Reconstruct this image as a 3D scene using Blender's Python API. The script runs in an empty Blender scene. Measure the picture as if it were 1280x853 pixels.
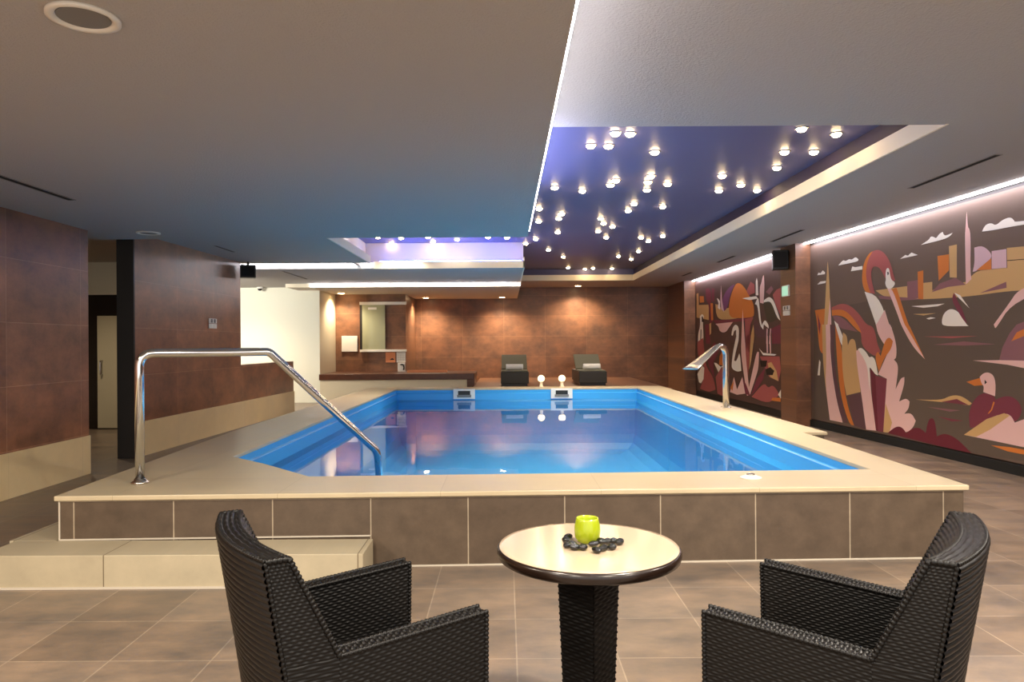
import bpy, bmesh, math, random
import numpy as np
from mathutils import Vector, Matrix
random.seed(7)
sc = bpy.context.scene
COL = sc.collection
PI = math.pi
MURAL_FLAMINGO=[
('water',[(12.266,2.015),(11.016,2.02),(10.359,2.072),(9.328,1.989),(7.878,1.997),(7.388,1.983),(7.402,0.175),(8.469,0.13),(10.121,0.182),(11.755,0.174),(12.32,0.13)]),
('tan',[(10.425,2.191),(9.678,2.194),(9.672,2.041),(9.436,2.002),(9.169,2.086),(8.883,2.205),(8.541,2.123),(8.392,2.264),(8.126,2.257),(7.902,2.252),(7.387,2.207),(7.388,1.974),(7.878,1.997),(8.483,1.974),(9.328,1.993),(9.856,2.026),(10.228,2.089)]),
('mauve',[(10.359,2.11),(9.699,2.042),(9.364,1.998),(9.856,2.007),(10.315,2.065)]),
('mauve',[(9.678,2.253),(9.441,2.255),(9.443,2.014),(9.672,2.036)]),
('orange',[(9.451,2.364),(9.335,2.37),(9.338,1.996),(9.443,2.007)]),
('tan',[(9.336,2.207),(9.157,2.205),(9.159,2.018),(9.338,1.996)]),
('mauve',[(9.169,2.075),(9.015,2.173),(8.724,2.219),(8.541,2.119),(8.852,2.117)]),
('orange',[(9.052,2.522),(8.838,2.517),(8.84,2.32),(9.031,2.208)]),
('tan',[(8.837,2.616),(8.695,2.618),(8.699,2.216),(8.825,2.232)]),
('pink',[(8.554,2.696),(8.541,2.798),(8.519,2.981),(8.502,2.792),(8.476,2.777),(8.453,2.671),(8.465,2.271),(8.446,2.177),(8.541,2.123)]),
('lavender',[(8.396,2.54),(8.262,2.546),(8.125,2.444),(8.125,2.375),(8.364,2.261),(8.427,2.261),(8.392,2.355)]),
('orange',[(8.363,2.271),(8.125,2.385),(8.126,2.257)]),
('lavender',[(8.119,2.463),(7.9,2.458),(7.897,2.252),(8.121,2.262)]),
('tan',[(7.892,2.468),(7.385,2.436),(7.388,1.983),(7.878,1.997)]),
('dark',[(7.894,2.334),(7.386,2.304),(7.386,2.298),(7.894,2.326)]),
('mauve',[(8.309,2.003),(7.903,2.099),(7.899,2.031)]),
('white',[(11.46,2.666),(11.316,2.738),(11.238,2.707),(11.134,2.731),(11.059,2.708),(10.949,2.743),(10.871,2.692),(10.886,2.662)]),
('white',[(11.086,2.536),(11.045,2.605),(10.96,2.585),(10.766,2.582),(10.767,2.53)]),
('white',[(12.148,2.576),(12.106,2.616),(12.034,2.6),(11.956,2.639),(11.881,2.597),(11.893,2.569)]),
('white',[(12.15,2.417),(12.047,2.461),(11.854,2.455),(11.872,2.422)]),
('white',[(9.831,2.577),(9.713,2.617),(9.655,2.6),(9.579,2.633),(9.442,2.583)]),
('white',[(9.382,2.706),(9.215,2.75),(9.179,2.79),(9.111,2.768),(9.077,2.746),(9.009,2.797),(8.95,2.81),(8.917,2.75),(8.766,2.77),(8.814,2.735),(8.944,2.711)]),
('white',[(8.269,2.707),(8.218,2.775),(8.122,2.783),(8.055,2.739),(7.949,2.789),(7.834,2.798),(7.784,2.751),(7.772,2.73),(7.383,2.709),(7.383,2.673),(7.822,2.691),(8.082,2.694)]),
('rose',[(11.677,2.009),(11.376,2.06),(11.117,2.012),(10.87,1.88),(10.672,1.703),(10.497,1.672),(10.431,1.569),(10.388,1.417),(10.302,1.304),(10.412,1.235),(10.547,1.263),(10.803,1.391),(10.801,1.575),(10.97,1.711),(11.02,1.713),(11.17,1.852),(11.378,1.938),(11.661,1.914)]),
('orange',[(11.672,1.963),(11.324,1.963),(11.093,1.855),(10.896,1.709),(10.801,1.588),(10.873,1.602),(11.07,1.713),(11.273,1.843),(11.54,1.878),(11.662,1.872)]),
('mauve',[(11.651,1.871),(11.432,1.863),(11.212,1.772),(11.12,1.715),(10.898,1.597),(11.172,1.635),(11.354,1.652),(11.515,1.725)]),
('orange',[(12.235,1.989),(11.865,2.001),(11.938,1.737),(11.997,1.738),(11.944,1.243),(12.092,1.3),(12.146,1.742)]),
('maroon',[(12.144,1.92),(12.044,1.74),(12.044,1.74),(12.07,1.564),(12.117,1.683)]),
('tan',[(11.793,2.771),(11.755,2.561),(11.697,1.731),(11.751,1.446),(11.715,1.161),(11.636,0.739),(11.371,0.174),(11.755,0.174),(11.892,0.724),(11.974,1.156),(11.997,1.738),(11.926,1.737),(11.842,2.454)]),
('pink',[(11.726,2.159),(11.675,1.73),(11.734,1.446),(11.704,1.161),(11.62,0.74),(11.356,0.175),(11.755,0.174),(11.892,0.724),(11.858,1.158),(11.868,1.735),(11.811,1.734)]),
('white',[(12.093,1.153),(12.052,1.11),(12.079,0.889),(12.157,0.886)]),
('plum',[(11.731,1.731),(11.569,1.727),(11.619,1.305),(11.515,0.746),(11.199,0.187),(11.366,0.174),(11.577,0.601),(11.704,1.161)]),
('orange',[(11.569,1.727),(11.358,1.362),(11.312,0.757),(11.186,0.411),(11.022,0.166),(11.163,0.169),(11.42,0.612),(11.521,1.165)]),
('white',[(11.596,1.79),(11.461,1.724),(11.477,1.724),(11.329,1.528),(11.321,1.349),(11.41,1.445)]),
('tan',[(11.329,1.596),(11.214,1.554),(11.185,1.39),(11.123,1.485),(11.022,1.498),(10.949,1.431),(10.835,0.693),(11.235,0.612),(11.337,0.894),(11.374,1.334)]),
('plum',[(11.225,0.604),(10.825,0.686),(10.68,0.145),(11.012,0.167)]),
('pink',[(10.95,1.311),(10.804,1.352),(10.663,1.275),(10.573,1.032),(10.554,0.673),(10.415,0.159),(10.689,0.144),(10.811,0.655),(10.928,1.099)]),
('white',[(10.901,1.338),(10.804,1.365),(10.662,1.288),(10.594,1.211),(10.525,1.238),(10.435,1.189),(10.371,0.963),(10.437,0.973),(10.586,1.07),(10.59,0.722),(10.62,0.927),(10.664,1.132)]),
('darkmaroon',[(10.572,1.07),(10.437,0.973),(10.376,0.484),(10.379,0.156),(10.433,0.162),(10.531,0.624)]),
('maroon',[(10.438,0.955),(10.147,0.924),(10.203,0.45),(10.248,0.162),(10.379,0.156)]),
('white',[(10.709,2.194),(10.359,2.11),(10.093,1.687),(10.023,1.636),(10.233,1.616),(10.43,1.696),(10.416,1.696)]),
('pink',[(10.196,1.901),(10.093,1.687),(10.055,1.686),(9.923,1.417),(9.925,1.224),(9.986,1.199),(9.905,1.152),(9.886,1.057),(9.949,0.788),(9.827,0.951),(9.748,0.967),(9.749,0.872),(9.87,0.625),(9.712,0.685),(9.636,0.644),(9.656,0.549),(9.753,0.469),(9.599,0.495),(9.507,0.4),(9.564,0.301),(9.717,0.212),(9.874,0.241),(10.037,0.192),(10.142,0.165),(10.248,0.162),(10.155,0.923),(10.371,0.976),(10.109,1.319),(10.365,1.543),(10.416,1.696),(10.363,1.733)]),
('tan',[(10.188,0.575),(10.036,0.319),(10.1,0.17),(10.248,0.162)]),
('orange',[(10.434,1.265),(10.367,1.304),(10.302,1.242),(10.192,1.467),(10.086,1.515),(10.004,1.454),(10.046,1.344),(10.216,1.218),(10.348,1.015),(10.413,1.139)]),
('rose',[(10.702,2.19),(10.777,2.343),(10.762,2.524),(10.697,2.657),(10.572,2.752),(10.402,2.778),(10.261,2.746),(10.125,2.643),(10.036,2.515),(9.983,2.379),(9.94,2.297),(10.039,2.279),(10.173,2.331),(10.241,2.43),(10.333,2.52),(10.452,2.546),(10.513,2.512),(10.538,2.432),(10.515,2.32),(10.432,2.143)]),
('orange',[(10.702,2.19),(10.777,2.343),(10.762,2.524),(10.697,2.657),(10.572,2.752),(10.486,2.766),(10.61,2.66),(10.669,2.514),(10.658,2.36),(10.553,2.163)]),
('orange',[(10.025,2.173),(9.915,2.194),(9.656,1.676),(9.618,1.651),(9.307,1.213),(9.742,1.654),(9.781,1.679)]),
('pink',[(10.134,2.206),(10.0,2.183),(9.741,1.678),(9.703,1.653),(9.31,1.218),(9.553,1.371),(9.82,1.68),(9.879,1.802)]),
('white',[(10.16,2.462),(10.126,2.487),(10.081,2.473),(10.06,2.373),(10.027,2.305),(9.951,2.272),(9.951,2.233),(10.04,2.181),(10.14,2.196),(10.185,2.279),(10.162,2.316),(10.172,2.397)]),
('dark',[(10.131,2.426),(10.1,2.429),(10.091,2.396),(10.118,2.378)]),
('darkmaroon',[(10.142,0.16),(9.995,0.251),(9.874,0.289),(9.775,0.265),(9.717,0.212),(9.564,0.301),(9.416,0.318),(9.301,0.264),(9.254,0.427),(9.184,0.479),(9.115,0.442),(9.083,0.247),(8.933,0.309),(8.741,0.28),(8.558,0.189),(8.463,0.125),(9.345,0.14)]),
('white',[(9.586,1.918),(9.257,1.917),(8.918,1.916),(9.051,1.89),(9.329,1.885)]),
('white',[(9.277,1.744),(9.189,1.757),(9.093,1.744),(9.224,1.729)]),
('tan',[(9.549,1.812),(9.086,1.804),(9.33,1.785)]),
('rose',[(9.332,1.512),(8.341,1.508),(8.793,1.485)]),
('mauve',[(9.141,1.406),(8.577,1.446),(8.066,1.413),(8.577,1.396)]),
('white',[(8.979,1.701),(8.936,1.797),(8.822,1.85),(8.696,1.819),(8.62,1.752),(8.53,1.645),(8.495,1.627),(8.954,1.634)]),
('maroon',[(8.75,2.038),(8.71,1.989),(8.68,1.924),(8.604,1.835),(8.521,1.655),(8.575,1.688),(8.696,1.829),(8.758,1.907),(8.783,1.972)]),
('white',[(8.741,2.038),(8.639,2.001),(8.478,1.835),(8.664,1.971)]),
('pink',[(7.388,2.063),(7.728,1.999),(7.859,1.86),(8.091,1.633),(8.07,1.593),(8.038,1.612),(7.842,1.836),(7.388,1.974)]),
('mauve',[(8.014,1.231),(7.961,1.378),(7.857,1.531),(7.756,1.624),(7.39,1.722),(7.394,1.24)]),
('orange',[(7.832,1.445),(7.756,1.539),(7.391,1.668),(7.391,1.578)]),
('pink',[(8.43,1.222),(8.014,1.235),(7.394,1.24),(7.395,1.125),(7.885,1.187)]),
('tan',[(9.504,0.682),(8.995,0.713),(8.832,0.777),(8.705,0.797),(8.583,0.78),(8.449,0.718),(8.494,0.684),(8.706,0.697),(8.995,0.689)]),
('maroon',[(8.995,0.691),(8.706,0.75),(8.494,0.69),(8.706,0.693)]),
('mauve',[(9.27,0.606),(8.645,0.618),(8.833,0.584)]),
('maroon',[(9.064,0.502),(8.585,0.498),(8.802,0.469)]),
('maroon',[(8.262,0.864),(8.42,0.762),(8.509,0.589),(8.481,0.427),(8.1,0.501),(7.764,0.567),(7.685,0.688),(7.713,0.779),(7.812,0.843),(7.939,0.841),(8.071,0.789),(8.097,0.836)]),
('orange',[(8.103,0.767),(8.082,0.758),(8.126,0.666),(8.175,0.622),(8.192,0.624),(8.142,0.672)]),
('orange',[(8.536,0.966),(8.289,1.028),(8.247,0.945),(8.404,0.926)]),
('pink',[(8.317,1.033),(8.26,1.079),(8.177,1.095),(8.095,1.062),(8.064,0.966),(8.076,0.828),(8.262,0.864),(8.247,0.925),(8.289,0.963)]),
('dark',[(8.238,1.006),(8.2,0.978),(8.239,0.952)]),
('pink',[(8.587,0.331),(8.209,0.559),(7.941,0.654),(7.839,0.635),(7.789,0.564),(7.398,0.715),(7.401,0.31),(8.102,0.324)]),
('tan',[(8.587,0.331),(8.209,0.559),(7.941,0.652),(7.859,0.633),(8.155,0.445),(8.38,0.333)]),
('orange',[(8.143,0.269),(7.867,0.288),(7.401,0.292),(7.401,0.238),(7.892,0.237)])]
MURAL_SUNSET=[
('tan',[(19.642,2.782),(19.454,2.79),(19.433,2.489),(19.423,2.109),(19.657,2.143)]),
('orange',[(19.336,2.698),(18.957,2.673),(18.917,2.51),(19.321,2.521)]),
('tan',[(19.508,2.468),(18.488,2.425),(18.496,2.028),(19.609,2.141)]),
('maroon',[(18.778,2.845),(18.479,2.858),(18.274,2.735),(18.279,2.497),(18.167,1.97),(18.415,1.929),(18.488,2.437),(18.741,2.549)]),
('maroon',[(18.231,2.827),(17.989,2.796),(18.019,2.482),(18.197,2.492)]),
('orange',[(18.346,2.453),(18.133,2.441),(18.11,1.992),(18.288,2.021)]),
('tan',[(17.918,2.406),(17.57,2.364),(17.275,2.168),(17.164,2.252),(16.774,2.266),(15.984,2.153),(15.987,2.008),(16.779,1.982),(17.808,2.024)]),
('white',[(17.797,2.55),(17.658,2.518),(17.53,2.453),(17.534,2.248),(17.724,2.303),(17.661,2.415)]),
('purple',[(17.456,2.403),(17.193,2.612),(16.835,2.741),(16.425,2.784),(16.768,2.561),(16.985,2.244),(17.275,2.19),(17.421,2.265)]),
('orange',[(16.779,2.026),(16.879,2.239),(16.77,2.474),(16.562,2.655),(16.326,2.79),(16.036,2.772),(15.728,2.634),(15.491,2.474),(15.205,2.276),(15.169,2.076),(15.21,1.975),(15.988,1.987)]),
('lavender',[(17.447,2.846),(17.38,2.489),(17.216,2.176),(17.459,2.267),(17.507,2.497)]),
('maroon',[(18.207,2.018),(16.779,1.982),(15.21,1.985),(15.501,1.925),(16.508,1.915),(17.81,1.908)]),
('pink',[(17.928,1.916),(16.575,1.921),(16.853,1.798),(17.067,1.703),(17.358,1.685),(17.62,1.747),(17.657,1.839)]),
('white',[(19.329,2.156),(19.101,2.222),(18.925,2.141),(19.061,1.997),(18.979,1.648),(19.029,1.418),(19.531,1.418),(19.525,1.68),(19.289,1.903)]),
('dark',[(19.147,2.137),(19.058,2.146),(18.928,1.993),(19.15,2.0)]),
('dark',[(19.264,1.802),(19.191,1.801),(19.236,1.418),(19.309,1.418)]),
('maroon',[(18.842,1.917),(18.498,1.932),(18.342,1.418),(18.765,1.418)]),
('tan',[(18.456,1.93),(18.29,1.95),(18.295,1.688),(18.421,1.641)]),
('rose',[(19.591,1.468),(19.034,1.576),(18.942,1.303),(18.808,0.846),(18.122,0.581),(17.935,0.281),(18.493,0.172),(19.362,0.213),(19.059,0.429),(18.953,0.814),(19.548,1.076)]),
('white',[(19.61,0.597),(19.149,0.836),(18.934,0.788),(19.009,0.486),(19.258,0.363),(19.461,0.38)]),
('maroon',[(18.801,1.143),(18.016,1.464),(17.591,1.286),(18.115,0.945),(18.035,0.533),(18.479,0.829)]),
('white',[(18.071,0.946),(17.687,0.715),(17.311,0.891),(17.516,0.86),(17.853,0.939)]),
('rose',[(17.929,0.59),(17.434,0.863),(17.196,0.575),(17.245,0.127),(17.782,0.189)]),
('orange',[(17.344,1.288),(17.595,1.11),(17.641,0.907),(17.311,0.891)]),
('white',[(16.683,1.62),(16.612,1.771),(16.442,1.857),(16.246,1.837),(16.138,1.74),(16.174,1.53),(16.241,1.418),(16.127,1.598),(16.201,1.459),(16.384,1.225),(16.498,1.034),(16.352,1.014),(16.135,1.205),(16.066,1.137),(16.002,0.817),(16.284,0.783),(16.65,0.84),(16.685,0.934),(16.567,1.247),(16.327,1.6),(16.348,1.616),(16.346,1.733),(16.478,1.721),(16.581,1.598)]),
('rose',[(15.74,1.958),(15.21,1.979),(15.444,1.807),(15.51,1.418),(15.72,1.418),(15.716,1.593),(15.389,1.59),(15.461,1.147),(15.601,0.586),(15.726,1.03)]),
('tan',[(15.213,1.821),(15.175,1.681),(15.22,1.418),(15.168,1.587),(15.367,1.039),(15.499,0.858),(15.389,1.59)]),
('pink',[(15.89,2.191),(15.806,1.733),(15.75,1.418),(15.75,1.594),(15.722,1.255),(15.648,0.92),(15.463,0.327),(15.64,0.292),(15.865,0.799),(16.029,1.252),(15.974,1.596)]),
('pink',[(15.02,1.263),(14.899,1.243),(14.922,0.943),(15.028,0.789),(15.476,0.3),(15.572,0.386),(15.275,0.866)]),
('rose',[(15.639,2.565),(15.369,2.746),(15.142,2.667),(15.116,2.488),(15.491,2.464)]),
('rose',[(14.12,2.38),(13.925,2.467),(13.713,2.487),(13.722,1.942),(13.954,2.151)]),
('mauve',[(14.497,2.463),(14.191,2.561),(14.094,2.489),(14.294,2.392)]),
('maroon',[(14.205,1.72),(13.724,1.799),(13.73,1.418),(14.16,1.418)]),
('plum',[(15.153,1.977),(14.825,1.791),(14.457,1.706),(14.512,1.537),(14.993,1.541),(15.186,1.721)]),
('pink',[(14.648,2.798),(14.595,2.812),(14.557,2.6),(14.62,2.234),(14.817,2.264),(14.839,2.584),(14.73,2.671)]),
('white',[(15.056,2.719),(15.0,2.792),(14.946,2.709),(14.912,2.425),(15.061,2.435)]),
('white',[(15.917,2.424),(15.492,2.423),(15.034,2.413),(14.941,2.359),(15.435,2.355)]),
('olive',[(14.604,2.271),(14.296,2.275),(14.148,2.198),(13.863,1.893),(14.354,1.817),(14.505,1.972),(14.631,2.225)]),
('white',[(14.603,2.299),(14.345,2.358),(14.146,2.308),(13.992,2.189),(13.737,1.859),(13.91,1.928),(14.148,2.194),(14.296,2.268),(14.604,2.257)]),
('white',[(14.951,2.379),(14.886,2.336),(14.78,1.905),(14.718,1.798),(14.558,1.917),(14.344,1.798),(14.345,1.723),(14.612,1.814),(14.64,1.706),(14.852,1.811),(14.954,2.223),(15.12,2.252)]),
('pink',[(14.457,1.725),(14.396,1.724),(14.431,1.418),(14.483,1.418)]),
('pink',[(14.264,1.721),(14.215,1.72),(14.289,1.418),(14.34,1.418)]),
('pink',[(14.474,1.579),(14.395,1.579),(14.389,1.238),(14.462,1.237)]),
('pink',[(14.317,1.578),(14.239,1.577),(14.223,1.23),(14.289,1.229)]),
('white',[(14.898,1.328),(14.663,1.235),(13.945,1.214),(14.051,1.186),(14.664,1.189)]),
('rose',[(14.841,1.158),(13.789,1.177),(13.716,0.922),(13.848,0.699),(14.33,0.756),(14.552,0.934)]),
('tan',[(14.409,1.031),(14.215,1.057),(13.95,0.894),(13.859,0.699),(14.275,0.759)]),
('dark',[(14.842,1.073),(14.436,1.082),(14.495,0.956),(14.785,0.947)]),
('dark',[(14.524,0.903),(14.271,0.957),(14.056,0.89),(14.154,0.801),(14.469,0.795)]),
('maroon',[(15.412,0.304),(15.03,0.681),(14.541,0.945),(14.66,0.699),(15.033,0.465)]),
('rose',[(15.348,0.287),(14.615,0.638),(14.389,0.527),(14.168,0.611),(13.903,0.517),(13.842,0.422),(14.394,0.217)]),
('orange',[(14.172,0.357),(13.75,0.389),(13.751,0.31),(14.227,0.298)]),
('white',[(13.878,0.439),(13.732,0.548),(13.735,0.37)]),
('pink',[(16.811,0.292),(16.505,0.656),(16.292,0.385),(15.936,0.682),(15.752,0.329),(16.294,0.264)]),
('orange',[(16.771,0.403),(16.506,0.585),(16.622,0.329)]),
('maroon',[(15.936,0.682),(15.752,0.325),(15.412,0.298),(15.669,0.515)])]
STARS=[
(0.87, 7.254, 'leftmost round star light in the front left cluster of the purple ceiling'),
(1.052, 7.273, 'second from left round star light in the front left cluster of the purple ceiling'),
(1.054, 6.831, 'third from left round star light in the front left cluster of the purple ceiling'),
(1.198, 6.854, 'rightmost round star light in the front left cluster of the purple ceiling'),
(1.569, 7.516, 'round star light alone right of the front left ceiling cluster'),
(0.639, 9.192, 'leftmost round star light in the row beside the glowing cove edge'),
(1.014, 9.404, 'second from left round star light in the row beside the glowing cove edge'),
(1.332, 9.063, 'third from left round star light in the row beside the glowing cove edge'),
(1.361, 8.813, 'rightmost round star light in the row beside the glowing cove edge'),
(1.851, 9.367, 'leftmost round star light in the bright middle clump of the purple ceiling'),
(1.773, 8.909, 'second from left round star light in the bright middle clump of the purple ceiling'),
(1.746, 8.595, 'third from left round star light in the bright middle clump of the purple ceiling'),
(2.043, 9.026, 'rightmost round star light in the bright middle clump of the purple ceiling'),
(1.854, 10.818, 'leftmost round star light in the loose trio behind the bright middle clump'),
(1.848, 10.287, 'second from left round star light in the loose trio behind the bright middle clump'),
(2.308, 10.522, 'rightmost round star light in the loose trio behind the bright middle clump'),
(0.549, 11.727, 'leftmost round star light near the corner of the low grey ceiling'),
(0.507, 10.618, 'second from left round star light near the corner of the low grey ceiling'),
(0.944, 12.878, 'third from left round star light near the corner of the low grey ceiling'),
(0.857, 11.462, 'fourth from left round star light near the corner of the low grey ceiling'),
(0.873, 11.064, 'rightmost round star light near the corner of the low grey ceiling'),
(1.659, 12.793, 'leftmost round star light in the clump at the centre rear'),
(1.528, 11.485, 'second from left round star light in the clump at the centre rear'),
(1.639, 11.958, 'third from left round star light in the clump at the centre rear'),
(1.902, 13.535, 'fourth from left round star light in the clump at the centre rear'),
(1.838, 12.306, 'rightmost round star light in the clump at the centre rear'),
(2.568, 13.587, 'leftmost round star light in the right rear clump of the purple ceiling'),
(2.8, 14.065, 'second from left round star light in the right rear clump of the purple ceiling'),
(2.942, 13.429, 'rightmost round star light in the right rear clump of the purple ceiling'),
(0.414, 14.321, 'leftmost round star light by the white lit corner of the ceiling recess'),
(0.584, 13.71, 'second from left round star light by the white lit corner of the ceiling recess'),
(0.923, 15.303, 'rightmost round star light by the white lit corner of the ceiling recess'),
(1.335, 16.533, 'leftmost round star light in the dim scatter near the far end'),
(2.6, 16.521, 'second from left round star light in the dim scatter near the far end'),
(2.99, 17.078, 'third from left round star light in the dim scatter near the far end'),
(2.899, 15.623, 'rightmost round star light in the dim scatter near the far end'),
(1.653, 18.896, 'leftmost round star light in the last row along the far edge'),
(2.134, 19.271, 'second from left round star light in the last row along the far edge'),
(2.332, 19.082, 'third from left round star light in the last row along the far edge'),
(2.847, 19.211, 'rightmost round star light in the last row along the far edge'),
(3.109, 8.222, 'leftmost round star light in the right front cluster near the cream lip'),
(2.933, 7.537, 'second from left round star light in the right front cluster near the cream lip'),
(2.777, 6.723, 'third from left round star light in the right front cluster near the cream lip'),
(3.241, 7.543, 'fourth from left round star light in the right front cluster near the cream lip'),
(3.182, 6.901, 'rightmost round star light in the right front cluster near the cream lip'),
(2.809, 9.444, 'leftmost round star light in the diamond cluster right of the bright middle clump'),
(2.598, 8.603, 'second from left round star light in the diamond cluster right of the bright middle clump'),
(2.986, 9.108, 'third from left round star light in the diamond cluster right of the bright middle clump'),
(3.306, 9.432, 'rightmost round star light in the diamond cluster right of the bright middle clump'),
(-2.35, 13.329, 'leftmost round star light in the row above the blue lit ceiling recess'),
(-2.237, 14.182, 'second from left round star light in the row above the blue lit ceiling recess'),
(-1.945, 13.471, 'third from left round star light in the row above the blue lit ceiling recess'),
(-1.429, 13.366, 'fourth from left round star light in the row above the blue lit ceiling recess'),
(-1.397, 13.968, 'fifth from left round star light in the row above the blue lit ceiling recess'),
(-0.912, 13.694, 'sixth from left round star light in the row above the blue lit ceiling recess'),
(-0.316, 13.411, 'seventh from left round star light in the row above the blue lit ceiling recess'),
(0.038, 13.501, 'rightmost round star light in the row above the blue lit ceiling recess')]
PEBBLES=[
(0.213, 2.524),
(0.214, 2.584),
(0.224, 2.631),
(0.232, 2.545),
(0.236, 2.498),
(0.264, 2.495),
(0.306, 2.46),
(0.306, 2.538),
(0.333, 2.487),
(0.337, 2.566),
(0.36, 2.571),
(0.365, 2.495),
(0.383, 2.58),
(0.401, 2.558)]

# ------------------------------------------------------------------ materials
def rgb(h):
    c = [int(h[i:i+2], 16)/255 for i in (0, 2, 4)]
    return tuple((x/12.92 if x <= .04045 else ((x+.055)/1.055)**2.4) for x in c) + (1,)
def newmat(name):
    m = bpy.data.materials.new(name); m.use_nodes = True
    nt = m.node_tree; b = nt.nodes['Principled BSDF']
    return m, nt, b
def setin(b, **k):
    for n, v in k.items():
        n = n.replace('_', ' ')
        if n in b.inputs: b.inputs[n].default_value = v
def plain(name, col, rough=.5, metal=0., spec=.5, bump=0, bscale=200, vary=0, vscale=6):
    m, nt, b = newmat(name)
    setin(b, Base_Color=rgb(col), Roughness=rough, Metallic=metal, Specular_IOR_Level=spec)
    tc = nt.nodes.new('ShaderNodeTexCoord')
    if bump:
        n = nt.nodes.new('ShaderNodeTexNoise'); n.inputs['Scale'].default_value = bscale; n.inputs['Detail'].default_value = 3
        nt.links.new(tc.outputs['Object'], n.inputs['Vector'])
        bp = nt.nodes.new('ShaderNodeBump'); bp.inputs['Strength'].default_value = bump; bp.inputs['Distance'].default_value = .01
        nt.links.new(n.outputs['Fac'], bp.inputs['Height']); nt.links.new(bp.outputs['Normal'], b.inputs['Normal'])
    if vary:
        n = nt.nodes.new('ShaderNodeTexNoise'); n.inputs['Scale'].default_value = vscale; n.inputs['Detail'].default_value = 5
        nt.links.new(tc.outputs['Object'], n.inputs['Vector'])
        mx = nt.nodes.new('ShaderNodeMixRGB'); mx.blend_type = 'MULTIPLY'; mx.inputs[0].default_value = vary
        mx.inputs[1].default_value = rgb(col)
        cr = nt.nodes.new('ShaderNodeValToRGB'); cr.color_ramp.elements[0].position = .3; cr.color_ramp.elements[1].position = .7
        cr.color_ramp.elements[0].color = (.35, .3, .27, 1); cr.color_ramp.elements[1].color = (1.15, 1.1, 1.05, 1)
        nt.links.new(n.outputs['Fac'], cr.inputs[0]); nt.links.new(cr.outputs[0], mx.inputs[2]); nt.links.new(mx.outputs[0], b.inputs['Base Color'])
    return m
def emit(name, col, s):
    m, nt, b = newmat(name)
    setin(b, Base_Color=rgb(col), Emission_Color=rgb(col), Emission_Strength=s, Roughness=.4)
    return m
def tile(name, axes, w, h, off, c1, c2, grout, gs=.006, rough=.4, mott=.5, mscale=1.6, stretch=(1, 1), hot=None, bump=.15, rvar=.2, spec=.5, ramp=(.32, .7), low=(.5, .47, .45, 1)):
    """tiles in the plane of two object axes: w x h metres, joints through off; mottled by noise"""
    m, nt, b = newmat(name); L = nt.links.new; N = nt.nodes.new
    tc = N('ShaderNodeTexCoord'); sp = N('ShaderNodeSeparateXYZ'); L(tc.outputs['Object'], sp.inputs[0])
    cb = N('ShaderNodeCombineXYZ')
    for i in (0, 1):
        a = N('ShaderNodeMath'); a.operation = 'SUBTRACT'; L(sp.outputs[axes[i]], a.inputs[0]); a.inputs[1].default_value = off[i] - 100*(w, h)[i]
        L(a.outputs[0], cb.inputs[i])
    br = N('ShaderNodeTexBrick'); br.offset = 0; br.squash = 1
    for k, v in dict(Scale=1, Brick_Width=w, Row_Height=h, Mortar_Size=gs/2, Mortar_Smooth=.1, Bias=0).items(): br.inputs[k.replace('_', ' ')].default_value = v
    br.inputs['Color1'].default_value = rgb(c1); br.inputs['Color2'].default_value = rgb(c2); br.inputs['Mortar'].default_value = rgb(grout)
    L(cb.outputs[0], br.inputs['Vector'])
    n = N('ShaderNodeTexNoise'); n.inputs['Scale'].default_value = mscale; n.inputs['Detail'].default_value = 9; n.inputs['Roughness'].default_value = .68
    mp = N('ShaderNodeMapping'); mp.inputs['Scale'].default_value = (stretch[0], stretch[1], 1); L(cb.outputs[0], mp.inputs[0]); L(mp.outputs[0], n.inputs['Vector'])
    cr = N('ShaderNodeValToRGB'); e = cr.color_ramp.elements; e[0].position = ramp[0]; e[1].position = ramp[1]
    e[0].color = low; e[1].color = hot or (1.25, 1.2, 1.15, 1)
    L(n.outputs['Fac'], cr.inputs[0])
    mx = N('ShaderNodeMixRGB'); mx.blend_type = 'MULTIPLY'; mx.inputs[0].default_value = mott
    L(br.outputs['Color'], mx.inputs[1]); L(cr.outputs[0], mx.inputs[2]); L(mx.outputs[0], b.inputs['Base Color'])
    rm = N('ShaderNodeMath'); rm.operation = 'MULTIPLY_ADD'; L(n.outputs['Fac'], rm.inputs[0]); rm.inputs[1].default_value = rvar; rm.inputs[2].default_value = rough - rvar/2
    L(rm.outputs[0], b.inputs['Roughness']); b.inputs['Specular IOR Level'].default_value = spec
    bp = N('ShaderNodeBump'); bp.inputs['Strength'].default_value = bump; bp.inputs['Distance'].default_value = .004; bp.invert = True
    L(br.outputs['Fac'], bp.inputs['Height']); L(bp.outputs['Normal'], b.inputs['Normal'])
    return m
HOTW = (1.62, 1.28, 1.0, 1)
M = {}
M['ceil'] = plain('ceiling_plaster', 'b2aeaa', .9, bump=.6, bscale=70, spec=.2)
M['ceilw'] = plain('white_plaster', 'd9d0bf', .85, bump=.1, bscale=60, spec=.2)
M['lip'] = plain('cream_lip_paint', 'f1e6cf', .7, spec=.3)
M['purple'] = plain('violet_stretch_ceiling', '625f80', .5, spec=.25)
M['floor'] = tile('floor_tiles', (0, 1), .469, .4775, (-1.833, 3.313), '82766a', '73675b', '9a8f80', .007, .36, 1, 2.1, (1, 1.9), (1.25, 1.1, .95, 1), rvar=.25, ramp=(.36, .66), low=(.58, .58, .6, 1))
M['wallx'] = tile('rust_tiles_side', (1, 2), 1.2, .617, (6.85, .45), '94705c', '876350', 'ad8d78', .006, .36, .85, 2.0, (1, 1.3), HOTW)
M['wally'] = tile('rust_tiles_back', (0, 2), 1.25, .617, (-1.3, .44), '80604b', '755643', '9f7d62', .007, .34, .85, 1.8, (1, 1.3), HOTW)
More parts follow.
